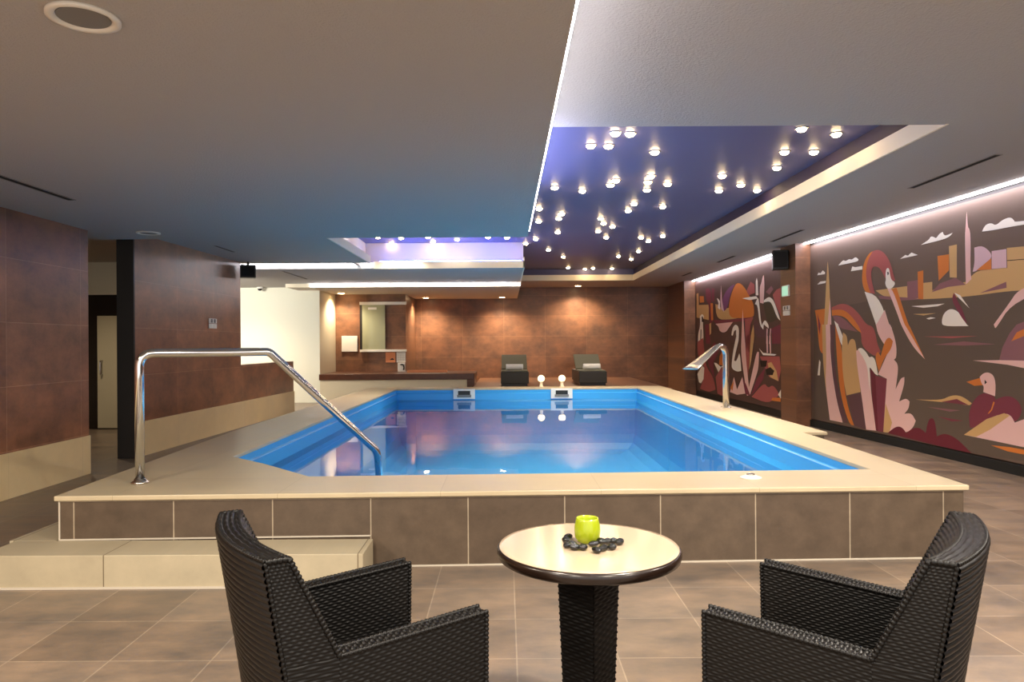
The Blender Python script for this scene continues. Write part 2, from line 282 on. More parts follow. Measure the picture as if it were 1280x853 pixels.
M['cream'] = tile('cream_base_tiles', (1, 2), 1.2, .6, (6.85, 0), 'ead3a4', 'e6cd9d', 'cdb78d', .003, .45, .15, 2)
M['white'] = plain('cream_white_wall', 'e8e6d4', .7, spec=.3)
M['creamwall'] = plain('warm_cream_panel', 'd9cdb0', .5)
M['coping'] = tile('coping_stone', (0, 1), 1.05, 1.3, (.62, 4.4), 'c4b597', 'beae90', 'aa997b', .004, .36, .22, 1.4, (1.5, 3), rvar=.25, bump=.05)
M['front'] = tile('pool_front_tiles', (0, 2), .634, .62, (.382, -.17), '5c4e40', '56483b', 'a59884', .008, .42, .55, 7, (1, 1))
M['step'] = tile('step_stone', (0, 2), .76, .9, (-.41, -.3), 'b3a88f', 'afa389', '6f614c', .007, .5, .28, 3, bump=.2)
M['grout'] = plain('white_sealant', 'c2b8a8', .6)
M['liner'] = plain('blue_pool_liner', '35a0e2', .35, spec=.4)
M['liner_caustic'] = plain('caustic_lightened_liner', '50aeec', .4)  # liner colour lightened below the water in place of caustic light
M['liner_line'] = plain('pale_blue_liner_seam', '7fb6ea', .35)
M['steel'] = plain('polished_steel', 'd8d8d8', .1, 1.)
M['brushed'] = plain('brushed_steel', 'cfc9c0', .25, 1.)
M['wicker'] = plain('black_wicker', '080605', .42, spec=.25)
M['wicker2'] = plain('grey_wicker', '2b2a24', .5)
M['cushion'] = plain('olive_grey_canvas', '6b6a58', .8)
M['darkwood'] = plain('dark_edge_wood', '1d120c', .25, vary=.4, vscale=20)
M['tabletop'] = plain('beige_laminate', 'a9967f', .13, spec=.5)
M['counter'] = plain('brown_counter_slab', '5a3524', .3, vary=.5, vscale=5)
M['black'] = plain('black_plastic', '0d0c0b', .4)
M['slot'] = plain('dark_duct', '120f0d', .9)
M['slotf'] = plain('slot_frame', '8b8278', .6)
M['grey'] = plain('grey_mesh', '7d7a76', .7)
M['whitep'] = plain('white_plastic', 'e9e6dd', .4)
M['towel'] = plain('white_towel', 'f0eee8', .9, bump=.4, bscale=150)
M['darktrim'] = plain('dark_brown_trim', '1c140f', .5)
M['door'] = plain('cream_door', 'b5ab90', .6)
M['pebble'] = plain('black_pebble', '0a0a0b', .12, spec=.7)
M['greenglass'] = plain('lime_glass', '8c981a', .18, spec=.5)
setin(M['greenglass'].node_tree.nodes['Principled BSDF'], Subsurface_Weight=.4, Subsurface_Radius=(.03, .03, .01), Emission_Color=rgb('b8c81a'), Emission_Strength=.03)
M['greenin'] = plain('pale_lime_glass', 'cfe07a', .2)
M['glasspanel'] = plain('green_grey_glass', 'a3a587', .08, spec=.6)
M['led'] = emit('led_white', 'faf6ff', 12)
M['ledw'] = emit('led_wall_white', 'fbf4ff', 14)
M['ledb'] = emit('led_blue', '4f74ff', 22)
M['ledbb'] = emit('led_pale_blue', 'a9b8ff', 26)
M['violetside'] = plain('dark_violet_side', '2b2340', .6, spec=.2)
M['ledc'] = emit('led_cream', 'fff0d0', 5)
M['star'] = emit('star_lamp', 'ffdca6', 40)
M['lampw'] = emit('lamp_warm', 'ffdca6', 22)
M['globe'] = emit('globe_warm', 'ffe2a0', 2.2)
M['exit'] = emit('exit_green', '9fd0b4', .35)
M['orangep'] = plain('orange_paper', 'd98a5c', .7)
for k, c in dict(water='62544a', tan='cda671', mauve='8b6067', orange='d07a38', pink='e6bdb8', lavender='d8b7c0', dark='2a211d', white='efe9df', rose='a85a58', plum='62454a', maroon='7c3a48', darkmaroon='6a2733', purple='7d4c74', olive='4a4233').items():
    M['mu_'+k] = plain('mural_'+k, c, .55, spec=.25)
M['mu_bg'] = plain('mural_brown', '6a584e', .5, spec=.3)
M['mu_bg1'] = plain('mural_dark_brown', '573f39', .5, spec=.3)
# water: clear, mirror-like at grazing angles, the basin shows through
m, nt, b = newmat('pool_water'); nt.nodes.remove(b)
out = nt.nodes['Material Output']; mixn = nt.nodes.new('ShaderNodeMixShader'); tr = nt.nodes.new('ShaderNodeBsdfTransparent'); gl = nt.nodes.new('ShaderNodeBsdfGlossy'); fr = nt.nodes.new('ShaderNodeFresnel')
tr.inputs[0].default_value = (.9, .97, 1, 1); gl.inputs['Roughness'].default_value = .015; fr.inputs['IOR'].default_value = 1.34
tc = nt.nodes.new('ShaderNodeTexCoord'); nz = nt.nodes.new('ShaderNodeTexNoise'); nz.inputs['Scale'].default_value = 2.2; nz.inputs['Detail'].default_value = 1.5
bp = nt.nodes.new('ShaderNodeBump'); bp.inputs['Strength'].default_value = .02; bp.inputs['Distance'].default_value = .05
nt.links.new(tc.outputs['Object'], nz.inputs['Vector']); nt.links.new(nz.outputs['Fac'], bp.inputs['Height'])
nt.links.new(bp.outputs['Normal'], gl.inputs['Normal']); nt.links.new(bp.outputs['Normal'], fr.inputs['Normal'])
nt.links.new(fr.outputs[0], mixn.inputs[0]); nt.links.new(tr.outputs[0], mixn.inputs[1]); nt.links.new(gl.outputs[0], mixn.inputs[2]); nt.links.new(mixn.outputs[0], out.inputs['Surface'])
M['pool_water'] = m
# ------------------------------------------------------------------ geometry helpers
class MB:
    def __init__(s): s.v = []; s.f = []; s.mi = []; s.sm = []; s.cur = 0
    def add(s, vs, fs, smooth=False):
        o = len(s.v); s.v += [tuple(p) for p in vs]; s.f += [tuple(i+o for i in f) for f in fs]
        s.mi += [s.cur]*len(fs); s.sm += [smooth]*len(fs); return s
    def box(s, x0, x1, y0, y1, z0, z1):
        return s.add([(x, y, z) for z in (z0, z1) for y in (y0, y1) for x in (x0, x1)],
                     [(0, 2, 3, 1), (4, 5, 7, 6), (0, 1, 5, 4), (2, 6, 7, 3), (0, 4, 6, 2), (1, 3, 7, 5)])
    def prism(s, pts, z0, z1):
        n = len(pts)
        a = sum(pts[i][0]*pts[(i+1) % n][1]-pts[(i+1) % n][0]*pts[i][1] for i in range(n))
        if a < 0: pts = pts[::-1]
        return s.add([(x, y, z0) for x, y in pts]+[(x, y, z1) for x, y in pts],
                     [tuple(range(n-1, -1, -1)), tuple(range(n, 2*n))]+[(i, (i+1) % n, n+(i+1) % n, n+i) for i in range(n)])
    def loft(s, rings, cap=True, smooth=True):
        n = len(rings[0]); vs = [p for r in rings for p in r]
        fs = [(k*n+i, k*n+(i+1) % n, (k+1)*n+(i+1) % n, (k+1)*n+i) for k in range(len(rings)-1) for i in range(n)]
        o = len(s.v); s.add(vs, fs, smooth)
        if cap:
            s.f += [tuple(o+i for i in range(n-1, -1, -1)), tuple(o+(len(rings)-1)*n+i for i in range(n))]; s.mi += [s.cur]*2; s.sm += [False]*2
        return s
    def lathe(s, prof, c=(0, 0), n=32, cap=True, smooth=True):
        return s.loft([[(c[0]+r*math.cos(2*PI*i/n), c[1]+r*math.sin(2*PI*i/n), z) for i in range(n)] for r, z in prof], cap, smooth)
    def tube(s, pts, r, n=14, rf=None):
        pts = [Vector(p) for p in pts]; rings = []; up = None
        for i, p in enumerate(pts):
            t = (pts[min(i+1, len(pts)-1)]-pts[max(i-1, 0)]).normalized()
            if up is None: up = t.orthogonal().normalized()
            up = (up-t*up.dot(t)).normalized(); w = t.cross(up)
            q = rf(i) if rf else r
            rings.append([p+(up*math.cos(2*PI*k/n)+w*math.sin(2*PI*k/n))*q for k in range(n)])
        return s.loft(rings)
    def build(s, name, mats, parent=None, bevel=0, kind=None, loc=None):
        me = bpy.data.meshes.new(name); me.from_pydata(s.v, [], s.f)
        for m in (mats if isinstance(mats, list) else [mats]): me.materials.append(m)
        me.polygons.foreach_set('material_index', s.mi); me.polygons.foreach_set('use_smooth', s.sm); me.update()
        o = bpy.data.objects.new(name, me); COL.objects.link(o)
        if parent: o.parent = parent
        if bevel:
            md = o.modifiers.new('edge', 'BEVEL'); md.width = bevel; md.segments = 2; md.limit_method = 'ANGLE'; md.angle_limit = .7
        if kind: o['kind'] = kind
        if loc: o.location = loc
        return o
def fillet(pts, rr, n=7):
    pts = [Vector(p) for p in pts]; out = [pts[0]]
    for i in range(1, len(pts)-1):
        a, p, c = pts[i-1], pts[i], pts[i+1]; r = rr[i-1] if isinstance(rr, (list, tuple)) else rr; d = min(r, (p-a).length*.45, (c-p).length*.45)
        A = p+(a-p).normalized()*d; B = p+(c-p).normalized()*d
        for k in range(n+1):
            t = k/n; out.append(A*(1-t)**2+p*2*t*(1-t)+B*t*t)
    return out+[pts[-1]]
def tag(o, label, cat, group=None, kind=None):
    o['label'] = label; o['category'] = cat
    if group: o['group'] = group
    if kind: o['kind'] = kind
    return o
def thing(name, label, cat, loc=(0, 0, 0), rz=0, group=None):
    o = bpy.data.objects.new(name, None); COL.objects.link(o); o.empty_display_size = .1
    o.location = loc; o.rotation_euler = (0, 0, rz); return tag(o, label, cat, group)
def struct(name, mb, mat, label, cat, bevel=0):
    return tag(mb.build(name, mat, bevel=bevel), label, cat, kind='structure')
def copy_thing(o):
    c = o.copy(); COL.objects.link(c)
    for ch in list(o.children):
        d = ch.copy(); COL.objects.link(d); d.parent = c
        for g in list(ch.children):
            e = g.copy(); COL.objects.link(e); e.parent = d
    return c
# ------------------------------------------------------------------ the room
YB = -3.0
struct('floor', MB().box(-9, 6.6, YB, 5.0, -.12, 0).box(-9, -2.85, 5.0, 16.0, -.12, 0).box(3.05, 6.6, 5.0, 16.0, -.12, 0).box(-9, 6.6, 16.0, 22, -.12, 0), M['floor'], 'brown and tan square tiled floor around the raised pool', 'floor')
struct('floor_platform', MB().box(-.78, 3.75, 16.1, 21.8, 0, .42), M['wally'], 'low brown tiled platform behind the pool carrying the loungers', 'platform')
# left walls
struct('wall_left', MB().box(-5.0, -4.75, YB, 8.2, 0, 2.78), M['wallx'], 'rust brown tiled wall at the left front beside the passage', 'wall')
struct('baseboard_left', MB().box(-4.76, -4.735, YB, 8.205, 0, .435), M['cream'], 'tall cream base band under the front left brown wall', 'baseboard')
def wx(y): return -4.8+.2*(y-9.3)/6.3
def leftwall(name, ya, yb, z0, z1, mat, off0, off1): return MB().prism([(wx(ya)-off0, ya), (wx(yb)-off0, yb), (wx(yb)+off1, yb), (wx(ya)+off1, ya)], z0, z1)
w = leftwall('', 9.3, 12.75, 0, 2.93, None, .2, 0); w2 = leftwall('', 12.75, 15.6, 0, 1.1, None, .2, 0); w.add(w2.v, w2.f)
struct('wall_left_rear', w, M['wallx'], 'rust brown tiled wall with a lower half wall at its far end', 'wall')
struct('baseboard_left_rear', leftwall('', 9.31, 15.61, 0, .455, None, 0, .018), M['cream'], 'cream base band along the rear left brown wall', 'baseboard')
struct('wall_end_shade', MB().box(-5.005, -4.785, 9.27, 9.3, 0, 2.92), M['darktrim'], 'wall end right of the passage, painted almost black as shade', 'trim')  # dark box puts shade on the end face of the wall
# corridor behind the passage
struct('wall_passage', MB().box(-9, -4.99, 12.6, 12.8, 0, 2.35), M['darkwood'], 'dark brown passage wall around the pale door', 'wall')
struct('wall_passage_upper', MB().box(-9, -4.99, 12.58, 12.8, 2.35, 3.0), M['white'], 'cream upper strip of wall in the passage above the door', 'wall')
struct('wall_passage_left', MB().box(-9.1, -9, YB, 12.8, 0, 3.0), M['white'], 'far side wall of the dim passage', 'wall')
d = MB().box(-7.12, -6.2, 12.55, 12.59, .02, 1.98).build('door_1', M['door'], bevel=.006); tag(d, 'pale cream door at the end of the dark left passage', 'door', kind='structure')
MB().tube(fillet([(-7.03, 12.55, .95), (-7.03, 12.48, .95), (-7.03, 12.48, 1.2), (-7.03, 12.55, 1.2)], .03), .011).build('door_handle', M['steel'], d)
# far walls
struct('wall_far_left', MB().box(-9, -4.672, 18.1, 18.3, 0, 3.0), M['white'], 'plain cream white wall left of the counter niche', 'wall')
struct('wall_niche_side', MB().prism([(-4.67, 18.1), (-5.0, 18.3), (-5.0, 19.65), (-4.63, 19.65)], 0, 2.84), M['creamwall'], 'warm cream side wall of the counter niche', 'wall')
struct('wall_niche', MB().box(-5.1, -2.72, 19.62, 21.85, 0, 2.86), M['wally'], 'projecting brown tiled wall with the sliding glass hatch', 'wall')
struct('wall_back', MB().box(-2.8, 6.2, 21.8, 22, 0, 3.3), M['wally'], 'long rust brown tiled wall behind the two loungers', 'wall')
# right walls
def rw(y): return 5.5-.0552*(y-7.6)
struct('wall_right', MB().prism([(rw(YB)+.03, YB), (rw(12.5)+.03, 12.5), (rw(12.5)+.2, 12.5), (rw(YB)+.3, YB)], 0, 3.3).prism([(5.265, 12.5), (5.23, 22), (5.5, 22), (5.5, 12.5)], 0, 3.3), M['darktrim'], 'dark right wall carrying the two painted murals', 'wall')
struct('pillar', MB().box(5.0, 5.26, 12.4, 13.08, 0, 3.16), M['wally'], 'rust brown tiled pillar standing between the two murals', 'pillar')
struct('pillar_far', MB().box(4.92, 5.25, 19.8, 21.85, 0, 3.16), M['wally'], 'brown tiled pillar in the far right corner', 'pillar')
struct('baseboard_right', MB().prism([(rw(YB), YB), (rw(12.4), 12.4), (rw(12.4)+.04, 12.4), (rw(YB)+.04, YB)], 0, .11), M['slot'], 'black skirting below the flamingo mural', 'baseboard')
# ceilings
ZL, ZH, ZC = 2.77, 3.15, 3.45
struct('ceiling', MB().box(-5.1, .28, YB, 8.9, ZL, 2.88).box(-9, -4.9, YB, 8.9, 2.95, 3.05), M['ceil'], 'low grey plaster ceiling over the left front of the room', 'ceiling')
struct('ceiling_high', MB().box(-.1, 5.9, YB, 5.65, ZH, ZH+.35).box(3.475, 5.6, 5.65, 21.9, ZH, ZH+.35).box(.36, 3.475, 19.45, 21.9, ZH, ZH+.35), M['ceil'], 'taupe plaster ceiling framing the purple recess', 'ceiling')
struct('ceiling_left_rear', MB().box(-9, -2.43, 8.9, 12.95, 2.92, 3.03), M['ceil'], 'grey plaster ceiling above the rear left wall', 'ceiling')
struct('ceiling_beam', MB().box(-9, .36, 13.72, 17.0, 2.9, 3.02).box(-9, -5.2, 17.0, 18.2, 2.9, 3.02), M['ceil'], 'flat ceiling band beyond the blue lit recess', 'ceiling')
struct('ceiling_niche', MB().box(-5.2, .36, 17.08, 21.9, 2.82, 2.95), M['ceilw'], 'cream lowered ceiling with downlights over the niche', 'ceiling')
struct('ceiling_recess', MB().box(-2.9, 3.8, 5.5, 19.7, ZC, ZC+.06), M['purple'], 'violet recessed ceiling dotted with star lights', 'ceiling')
# sides of the recess
sd = MB().box(.37, 3.47, 19.44, 19.449, 3.3, ZC).box(-.16, -.1, 5.5, 8.9, 2.88, ZC)
sd.box(-.1, 3.6, 5.5, 5.56, ZH+.1, ZC)
struct('trim_2', sd, M['purple'], 'violet sides of the large star light recess', 'trim')
sd = MB().box(-2.75, .36, 14.2, 14.26, 2.95, ZC).box(-2.81, -2.75, 8.85, 14.2, 2.95, ZC).box(-2.8, .0, 8.84, 8.9, 2.8, ZC)
struct('trim_3', sd, M['ceilw'], 'pale sides of the blue lit ceiling recess', 'trim')
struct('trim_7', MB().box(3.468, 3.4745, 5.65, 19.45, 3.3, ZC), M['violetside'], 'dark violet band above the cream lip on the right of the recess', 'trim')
lp = MB().box(3.455, 3.477, 5.63, 19.45, ZH-.004, 3.3).box(.37, 3.477, 19.43, 19.455, ZH-.004, 3.3)
struct('trim_4', lp, M['lip'], 'broad cream lip along the right and far edges of the purple recess', 'trim')
lp = MB().box(-2.45, -2.425, 8.9, 12.97, 2.915, 3.05).box(-2.5, .37, 13.7, 13.725, 2.895, 3.03).box(.345, .372, 13.7, 19.5, 2.895, 3.1)
struct('trim_5', lp, M['lip'], 'cream lip around the blue lit ceiling recess', 'trim')
struct('trim_6', MB().box(-5.2, .36, 17.03, 17.08, 2.815, 2.9), M['lip'], 'white edge strip of the lowered niche ceiling', 'trim')
struct('ceiling_deck', MB().box(-9.2, 6.6, YB, 22.1, 3.56, 3.62), M['ceil'], 'structural slab above the lowered ceilings', 'ceiling')
# ------------------------------------------------------------------ cove lights
def led(name, label, mat, boxes):
    t = MB()
    for bx in boxes: t.box(*bx)
    return tag(t.build(name, mat), label, 'led strip', 'white light strips in the ceiling')
led('led_strip', 'long white light strip along the edge of the low grey ceiling', M['led'], [(.281, .305, YB, 8.88, 2.84, 2.866)])
led('led_strip', 'blue white light strip hidden in the left side of the star recess', M['ledbb'], [(.16, .22, 5.7, 8.85, 2.885, 2.90)])
led('led_strip', 'blue white light strip at the far side of the small recess', M['ledb'], [(-2.4, .3, 13.80, 13.84, 3.03, 3.05)])
led('led_strip', 'white light strip along the left side of the small recess', M['led'], [(-2.62, -2.58, 9.0, 12.6, 3.04, 3.06)])
led('led_strip', 'white light strip in the gap above the far left white wall', M['led'], [(-5.6, -2.52, 13.66, 13.69, 2.97, 2.99)])
led('led_strip', 'white light strip along the front edge of the niche ceiling', M['led'], [(-4.6, .34, 17.005, 17.032, 2.83, 2.86)])
def rstrip(label, ya, yb, x):
    t = MB().prism([(x(ya)-.1, ya), (x(yb)-.1, yb), (x(yb)-.035, yb), (x(ya)-.035, ya)], 3.135, 3.15)
    return tag(t.build('led_strip', M['ledw']), label, 'led strip', 'white light strips in the ceiling')
rstrip('white ceiling light strip above the flamingo mural', YB, 12.38, rw)
rstrip('white ceiling light strip above the far sunset mural', 13.1, 19.78, lambda y: 5.235)
# ------------------------------------------------------------------ fittings in the ceiling
def slot(x, y0, y1, z, label, wd=.06):
    t = thing('slot_vent', label, 'vent', (x, (y0+y1)/2, z), 0, 'black slot vents in the ceilings')
    h = (y1-y0)/2
    MB().box(-wd/2-.008, wd/2+.008, -h-.008, -h, -.006, .004).box(-wd/2-.008, wd/2+.008, h, h+.008, -.006, .004).box(-wd/2-.008, -wd/2, -h, h, -.006, .004).box(wd/2, wd/2+.008, -h, h, -.006, .004).build('frame', M['slotf'], t)
    MB().box(-wd/2, wd/2, -h, h, -.003, .003).build('slot', M['slot'], t)
slot(-3.9, 4.6, 6.48, ZL, 'long black slot vent in the low ceiling beside the front left brown wall', .06)
slot(-3.5, 9.0, 9.6, 2.92, 'short black slot vent in the ceiling near the left speaker')
slot(-4.26, 10.6, 11.3, 2.92, 'faint short slot vent above the rear left brown wall', .03)
slot(-4.35, 14.1, 15.8, 2.9, 'thin slot vent in the ceiling band above the white wall', .04)
for ya, yb, l in ((6.56, 7.97, 'largest black slot vent, nearest in the row above the flamingo mural'), (10.9, 12.15, 'second black slot vent in the row, before the pillar'), (14.13, 15.24, 'third black slot vent in the row, above the sunset mural'), (17.4, 18.3, 'farthest black slot vent in the row, near the far pillar')):
    slot(4.5, ya, yb, ZH, l)
def fitting(x, y, r, z, label):
    t = thing('ceiling_speaker', label, 'ceiling fitting', (x, y, z))
    MB().lathe([(r, 0), (r, -.012), (r*.86, -.016), (r*.74, -.006), (r*.74, 0)], n=40).build('rim', M['whitep'], t)
    MB().lathe([(r*.72, -.004), (r*.72, -.007)], n=40).build('grille', M['grey'], t)
fitting(-1.68, 2.88, .135, ZL, 'large round unlit fitting with grey centre in the low ceiling')
fitting(-4.15, 8.38, .13, ZL, 'small looking round fitting in the low ceiling above the passage')
def downlight(x, y, z, label, power, group='warm downlights before the back wall', r=.11):
    t = thing('downlight', label, 'downlight', (x, y, z), 0, group)
    MB().lathe([(r, 0), (r, -.01), (r*.8, -.012), (r*.8, 0)], n=28).build('rim', M['whitep'], t)
    MB().lathe([(r*.78, -.004), (r*.7, -.012), (r*.4, -.016)], n=28).build('lens', M['lampw'], t)
    if power:
        L = bpy.data.lights.new('spot', 'SPOT'); L.energy = power; L.spot_size = 2.5; L.spot_blend = .8; L.color = (1, .82, .6); L.shadow_soft_size = .06
        o = bpy.data.objects.new('downlight_beam', L); COL.objects.link(o); o.location = (x, y, z-.05)
downlight(-4.35, 19.1, 2.82, 'leftmost warm downlight, over the cream niche corner', 90)
downlight(-2.33, 21.1, 2.82, 'warm downlight right of the glass hatch', 140)
downlight(-.1, 21.1, 2.82, 'warm downlight above the left lounger', 140)
downlight(2.14, 21.2, 3.15, 'warm downlight above the right lounger in the high soffit', 150)
ROOM = [(-3.4, -1.2, ZL), (-1.2, -1.2, ZL), (-3.4, 1.6, ZL), (-1.0, 1.4, ZL), (1.4, -1.0, ZH), (3.6, -1.0, ZH), (1.4, 2.0, ZH), (3.8, 2.4, ZH)]
def soft(x, y, z, e, size, col, rot=(0, 0, 0)):
    L = bpy.data.lights.new('lamp', 'AREA'); L.shape = 'DISK'; L.size = size; L.energy = e; L.color = col
    o = bpy.data.objects.new('added_fill_beam', L); COL.objects.link(o); o.location = (x, y, z); o.rotation_euler = rot
downlight(-6.5, 16.4, 2.9, 'unseen downlight added to brighten the white wall behind the half wall', 150)  # added out of sight to brighten the white wall
downlight(-6.6, 10.8, 2.92, 'unseen downlight added to brighten the dim left passage', 60)  # added out of sight to lift the passage and its door
for i, (x, y, z) in enumerate(ROOM):
    downlight(x, y, z, 'unseen round downlight added in the front ceiling, above and behind the chairs', 0, 'added front ceiling downlights')
    soft(x, y, z-.03, 44 if x < 0 else 66, .16, (1, .9, .76))  # out-of-view area lamp added to light the foreground; rim and lens dress it
downlight(-6.6, 15.2, 2.9, 'unseen downlight added in the ceiling band to wash the white wall', 0)  # unpowered fitting added to go with the wall fill below
soft(-6.6, 15.2, 2.8, 42, .3, (1, .96, .86), (math.radians(72), 0, 0))  # hidden tilted fill, added to even out the white wall
# star lights
proto = None
for x, y, lab in STARS:
    if proto is None:
        t = thing('star_light', lab, 'star light', (x, y, ZC), 0, 'star lights in the purple ceiling')
        MB().lathe([(.058, 0), (.058, -.008), (.046, -.01), (.044, 0)], n=20).build('rim', M['brushed'], t)
        MB().lathe([(.044, -.004), (.042, -.018), (.032, -.03), (.014, -.036)], n=20).build('lens', M['star'], t)
        proto = t
    else:
        t = copy_thing(proto); t.location = (x, y, ZC); t['label'] = lab
for i, (x, y, lab) in enumerate(STARS):
    if i % 3 == 0 and x < 3 and y < 17.5:
        L = bpy.data.lights.new('spot', 'SPOT'); L.energy = 90; L.spot_size = 1.95; L.spot_blend = .8; L.color = (1, .86, .68); L.shadow_soft_size = .04
        o = bpy.data.objects.new('star_beam', L); COL.objects.link(o); o.location = (x, y, ZC-.06)
# ------------------------------------------------------------------ murals
def soften(pts):
    for _ in range(2):
        out = []; n = len(pts)
        for i in range(n):
            a, p, c = Vector(pts[i-1]), Vector(pts[i]), Vector(pts[(i+1) % n]); u, v = p-a, c-p
            if u.length < 1e-4 or v.length < 1e-4: continue
            if n > 6 and u.angle(v) < 1.25: out += [tuple(p-u*.25), tuple(p+v*.25)]
            else: out.append(tuple(p))
        pts = out
    return pts
def mural(name, label, data, bgcol, wall, y0, y1, z0, z1):
    mats = [bgcol]; idx = {}; t = MB()
    P = lambda y, z, k: (wall(y)+.018-k, y, z)
    t.add([P(y0, z0, 0), P(y1, z0, 0), P(y1, z1, 0), P(y0, z1, 0)] + [(wall(y)+.03, y, z) for y, z in ((y0, z0), (y1, z0), (y1, z1), (y0, z1))],
          [(0, 3, 2, 1), (0, 1, 5, 4), (1, 2, 6, 5), (2, 3, 7, 6), (3, 0, 4, 7)])
    for j, (c, pts) in enumerate(data):
        if c not in idx: idx[c] = len(mats); mats.append(M['mu_'+c])
        t.cur = idx[c]; pts = [p for i, p in enumerate(pts) if p != pts[i-1]]
        pts = soften(pts)
        a = sum(pts[i-1][0]*pts[i][1]-pts[i][0]*pts[i-1][1] for i in range(len(pts)))
        if a > 0: pts = pts[::-1]
        t.add([P(min(max(y, y0), y1), min(max(z, z0), z1), .0012+.00005*j) for y, z in pts], [tuple(range(len(pts)))])
    return tag(t.build(name, mats), label, 'mural')
mural('wall_mural', 'large brown mural with pink flamingo, swan and city skyline', MURAL_FLAMINGO, M['mu_bg'], rw, 4.0, 12.395, .13, 3.1)
mural('wall_mural', 'tall far mural with orange sun, stork and swan beyond the pillar', MURAL_SUNSET, M['mu_bg1'], lambda y: 5.235-.005*(y-13), 13.09, 19.79, .15, 3.1)
# ------------------------------------------------------------------ the pool
pool = thing('swimming_pool', 'raised swimming pool with cream coping, brown tiled front and bright blue water', 'pool', (0, 4.7, 0))
def pb(mb, name, mat, **k):
    mb.v = [(x, y-4.7, z) for x, y, z in mb.v]; return mb.build(name, mat, pool, **k)
IN = [(-2.35, 6.25), (-2.35, 15.5), (2.83, 15.5), (2.80, 5.50), (2.6, 5.42), (-1.44, 5.26), (-1.97, 5.85)]
IN = [(-2.36, 6.22), (-1.97, 5.85), (-1.44, 5.26), (2.74, 5.42), (2.83, 15.5), (-2.36, 15.5)]
OUT = [(-2.9, 4.61), (3.08, 4.79), (3.16, 7.66), (3.42, 7.66), (3.44, 16.1), (-3.06, 16.1), (-3.06, 8.0)]
def ring_mesh(outer, inner, z0, z1):
    bm = bmesh.new(); ed = []
    for loop in (outer, inner):
        vs = [bm.verts.new((x, y, z1)) for x, y in loop]
        ed += [bm.edges.new((vs[i], vs[(i+1) % len(vs)])) for i in range(len(vs))]
    r = bmesh.ops.triangle_fill(bm, use_beauty=True, edges=ed)
    fs = [g for g in r['geom'] if isinstance(g, bmesh.types.BMFace)]
    for f in fs:
        if f.normal.z < 0: f.normal_flip()
    e = bmesh.ops.extrude_face_region(bm, geom=fs)
    bmesh.ops.translate(bm, vec=(0, 0, z0-z1), verts=[v for v in e['geom'] if isinstance(v, bmesh.types.BMVert)])
    bmesh.ops.recalc_face_normals(bm, faces=bm.faces)
    t = MB(); bm.verts.index_update(); t.add([tuple(v.co) for v in bm.verts], [tuple(v.index for v in f.verts) for f in bm.faces]); bm.free(); return t
def inset(loop, d):
    n = len(loop); out = []
    for i in range(n):
        a, p, c = Vector(loop[i-1]), Vector(loop[i]), Vector(loop[(i+1) % n])
        n1 = (p-a).normalized(); n2 = (c-p).normalized(); n1 = Vector((-n1.y, n1.x)); n2 = Vector((-n2.y, n2.x))
        b = (n1+n2).normalized(); out.append(tuple(p+b*(d/max(.3, b.dot(n1)))))
    return out
pb(ring_mesh(OUT, IN, .457, .49), 'coping', M['coping'], bevel=.006)
pb(ring_mesh(inset(OUT, .025), inset(IN, -.03), 0, .457), 'surround_wall', M['front'])
def basin(loop):
    t = MB(); n = len(loop); lv = []
    steps = [(.457, 0), (.40, .0), (.385, .015), (.25, .02), (.2, .06), (.17, .06), (-.5, .08), (-.68, .13), (-.8, .25), (-.86, .45)]
    rings = [[(x, y, z) for x, y in inset(loop, d-.004)] for z, d in steps]
    for k in range(len(rings)-1):
        t.cur = int(k >= 4); t.add(rings[k]+rings[k+1], [(i, n+i, n+(i+1) % n, (i+1) % n) for i in range(n)])
    t.add(rings[-1], [tuple(range(n))]); return t
pb(basin(IN), 'basin_liner', [M['liner'], M['liner_caustic']])
for x0, y0, x1, y1 in ((-2.345, 6.3, -2.345, 15.5), (2.735, 5.5, 2.815, 15.5)):
    pb(MB().tube([(x0, y0, .385), (x1, y1, .385)], .006, 6), 'liner_seam', M['liner_line'])
wl = [(x, y) for x, y in inset(IN, .005)]
w = MB(); w.add([(x, y, .25) for x, y in wl], [tuple(range(len(wl)))]); pb(w, 'water_surface', M['pool_water'])
fy = lambda x: 4.635+.0301*(x+2.875)
sl = lambda a, b, z: MB().prism([(a, fy(a)-.008), (b, fy(b)-.008), (b, fy(b)+.01), (a, fy(a)+.01)], z, z+.009)
pb(sl(-.84, 3.05, 0), 'sealant_line', M['grout']); pb(sl(-2.875, -.89, .2), 'sealant_line', M['grout'])
pb(MB().box(-2.882, -2.873, 4.63, 4.645, .2, .457), 'corner_trim', M['grout'])
for x0 in (-1.125, .967):
    s = pb(MB().box(x0, x0+.46, 15.44, 15.47, .27, .485).box(x0+.06, x0+.4, 15.43, 15.445, .3, .46), 'skimmer', [M['whitep']])
    bmx = MB().box(x0+.1, x0+.36, 15.424-4.7, 15.431-4.7, .36, .445); bmx.build('opening', M['black'], s)
    MB().box(x0+.08, x0+.38, 15.424-4.7, 15.432-4.7, .305, .36).build('flap', M['grey'], s)
pb(MB().lathe([(.075, .49), (.075, .497), (.05, .503), (.045, .508), (.02, .512)], (1.73, 5.1), 28), 'coping_jet', M['whitep'])
MB().lathe([(.03, .51), (.028, .52), (.01, .522)], (1.73, 5.1-4.7), 20).build('jet_button', M['brushed'], pool)
# step
st = thing('pool_step', 'cream stone step in front of the left end of the pool', 'step', (-2, 4.3, 0))
MB().box(-1.16, 1.14, 0, .33, 0, .2).box(-1.2, -.90, .33, 2.2, 0, .2).build('stone_block', M['step'], st, bevel=.004)
MB().box(-1.17, 1.175, -.012, 0, 0, .012).build('sealant_line', M['grout'], st)
